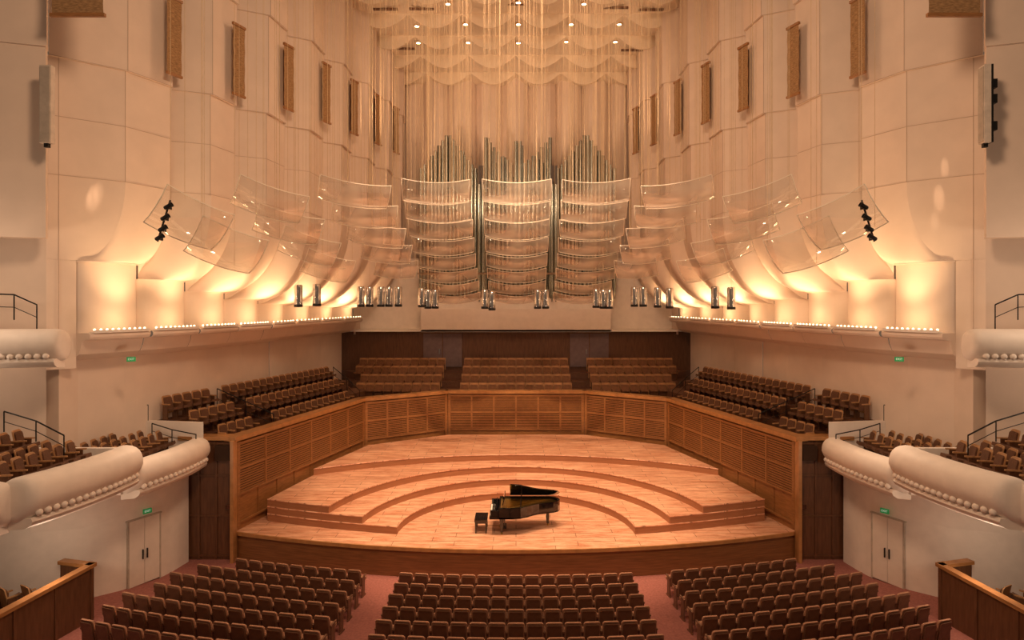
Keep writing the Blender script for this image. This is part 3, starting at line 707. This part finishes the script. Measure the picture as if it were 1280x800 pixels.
# ---------------------------------------------------------------- piano
pn=thing('grand_piano','black lacquered concert grand piano with raised lid, centre stage','piano',(-.98,23.5,0))
out=[(.35,0),(.9,0),(1.15,.06),(1.4,.22),(1.62,.42),(1.85,.56),(2.15,.66),(2.4,.74),(2.58,.88),(2.66,1.08),(2.62,1.3),(2.48,1.46),(2.25,1.52),(.35,1.52)]
MB().prism(out,.60,.66).build('soundboard',M['lacquer'],pn)
cx_,cy_=1.3,.85
inn=[(x+(cx_-x)*.06,y+(cy_-y)*.1) for x,y in out]
b=MB(); n=len(out)
b.add([(x,y,z) for x,y in out for z in(.6,1.0)]+[(x,y,z) for x,y in inn for z in(.6,1.0)],
 [(2*i,2*((i+1)%n),2*((i+1)%n)+1,2*i+1) for i in range(n)]+[(2*n+2*i,2*n+2*((i+1)%n),2*n+2*((i+1)%n)+1,2*n+2*i+1) for i in range(n)]+[(2*i+1,2*((i+1)%n)+1,2*n+2*((i+1)%n)+1,2*n+2*i+1) for i in range(n)])
b.build('case',M['lacquer'],pn)
MB().prism(inn,.9,.915).build('iron_plate',M['gold'],pn)
b=MB()
for k in range(16): b.tube([(.6,.2+.07*k,.94),(1.0+.09*k,.55+.05*k,.94)],.006,4)
b.build('strings',M['brass'],pn)
MB().box((.18,.76,.65),(.36,1.52,.1)).box((.2,.06,.8),(.32,.12,.22)).box((.2,1.46,.8),(.32,.12,.22)).build('key_bed',M['lacquer'],pn)
MB().box((.1,.76,.715),(.16,1.26,.03)).build('white_keys',M['ivory'],pn)
b=MB()
for k in range(36):
    if k%7 in(2,6): continue
    b.box((.13,.16+1.2*k/35,.735),(.1,.014,.02))
b.build('black_keys',M['lacquer'],pn)
MB().box((.26,.76,.86),(.03,1.28,.26)).build('fallboard',M['lacquer'],pn)
R=Matrix.Rotation(math.radians(15),3,'Y')
MB().box((.52,.76,1.16),(.03,.85,.3),R=R).build('music_desk',M['lacquer'],pn)
lid=[p for p in out if p[0]>=.85]; lid=[(.75,0)]+lid[:-1]+[(2.25,1.52),(.75,1.52)]
ang=math.radians(31)
def lp_(x,y,d): 
    r=1.52-y; return (x,1.52-r*math.cos(ang)-d*math.sin(ang),1.02+r*math.sin(ang)+d*math.cos(ang))
n=len(lid)
b=MB().add([lp_(x,y,0) for x,y in lid]+[lp_(x,y,.03) for x,y in lid],[list(range(n)),list(range(n,2*n))[::-1]]+[(i,(i+1)%n,n+(i+1)%n,n+i) for i in range(n)])
b.build('lid',M['lacquer'],pn)
fl=[(.78,.02),(1.2,.1),(1.2,1.5),(.78,1.5)]
n=4; b=MB().add([lp_(x,y,.035) for x,y in fl]+[lp_(x,y,.06) for x,y in fl],[list(range(n)),list(range(n,2*n))[::-1]]+[(i,(i+1)%n,n+(i+1)%n,n+i) for i in range(n)])
b.build('lid_flap',M['lacquer'],pn)
MB().tube([(1.15,.16,.98),lp_(1.2,.35,0)],.018,6).build('lid_prop',M['lacquer'],pn)
for x,y in((.45,.16),(.45,1.36),(2.2,1.1)):
    lg=MB().lathe([(.09,.6),(.085,.5),(.06,.44),(.075,.36),(.05,.16),(.055,.1),(.03,.07)],(x,y,0),10).build('leg',M['lacquer'],pn,smooth=True)
    MB().lathe([(.03,.0),(.045,.03),(.03,.07)],(x,y,0),10).build('caster',M['brass'],lg)
ly=MB().box((.55,.6,.36),(.04,.04,.5)).box((.55,.92,.36),(.04,.04,.5)).box((.55,.76,.1),(.14,.42,.07)).build('pedal_lyre',M['lacquer'],pn)
for y in(.66,.76,.86): MB().box((.42,y,.09),(.18,.04,.015)).build('pedal',M['brass'],ly)
bn=thing('piano_bench','black padded piano bench beside the keyboard end of the piano','bench',(-1.30,24.1,0))
MB().box((0,0,.47),(.48,.85,.10)).box((0,0,.4),(.44,.8,.06)).build('padded_seat',M['lacquer'],bn)
for x in(-.19,.19):
    for y in(-.36,.36): MB().lathe([(.025,0),(.03,.1),(.04,.38)],(x,y,0),8).build('leg',M['lacquer'],bn,smooth=True)
# ---------------------------------------------------------------- lights
def area(loc,rot,size,e,col=LW,sy=None):
    L=bpy.data.lights.new('area','AREA'); L.energy=e; L.color=col; L.size=size
    if sy: L.shape='RECTANGLE'; L.size_y=sy
    o=bpy.data.objects.new('hall_area_light',L); C.objects.link(o); o.location=loc; o.rotation_euler=rot
area((0,26.5,23.6),(0,0,0),6,850,sy=3)
area((0,8,21),(math.radians(50),0,0),4,2000,sy=3)  # added front fill to brighten the walls, not a hall fixture
def spot(loc,tgt,e,ang,blend=.5,r=.15,col=LW):
    L=bpy.data.lights.new('spot','SPOT'); L.energy=e; L.spot_size=math.radians(ang); L.spot_blend=blend; L.color=col; L.shadow_soft_size=r
    o=bpy.data.objects.new('hall_spot_light',L); C.objects.link(o); o.location=loc
    o.rotation_euler=(Vector(tgt)-Vector(loc)).to_track_quat('-Z','Y').to_euler()
spot((-4,20,23),(0,29,0),9200,50); spot((4,20,23),(0,29,0),9200,50); spot((0,23,23.5),(0,25,0),6800,34)
for x in(-8.2,8.2):
    spot((x,29,17.0),(x*.05,38.5,23.8),1300,85,.9,.3)  # added uplights that brighten the ceiling, no fixtures stand there
spot((-6.5,35,15.5),(2,44,20.5),1150,95,.8,.3); spot((6.5,35,15.5),(-2,44,20.5),450,95,.8,.3)  # added spots to brighten the faceted rear wall, not stage lighting
for s,px in((-1,125),(1,1165)):
    for dx,dy,e,an in((0,0,1700,3.2),(9,-22,1300,2.6),(-7,16,1000,2.2)):
        t_=P(px+dx,165+dy,20.8)
        spot((t_.x-s*1.3,t_.y-1.2,t_.z+4.6),t_,e,an,1,.02)  # added narrow beams imitating caustic patches reflected by the acrylic
w=bpy.data.worlds.new('World'); S.world=w; w.use_nodes=True
w.node_tree.nodes['Background'].inputs[0].default_value=(1,.63,.40,1); w.node_tree.nodes['Background'].inputs[1].default_value=.14
# ---------------------------------------------------------------- camera
cam=bpy.data.cameras.new('Camera'); co=bpy.data.objects.new('Camera',cam); C.objects.link(co)
co.location=(0,0,H); co.rotation_euler=(PI/2,0,0); cam.sensor_width=36; cam.lens=F/1280*36
cam.shift_x=-(CX-640)/1280; cam.shift_y=-(400-CY)/1280; cam.clip_end=200
S.camera=co
S.view_settings.view_transform='Standard'; S.view_settings.exposure=0
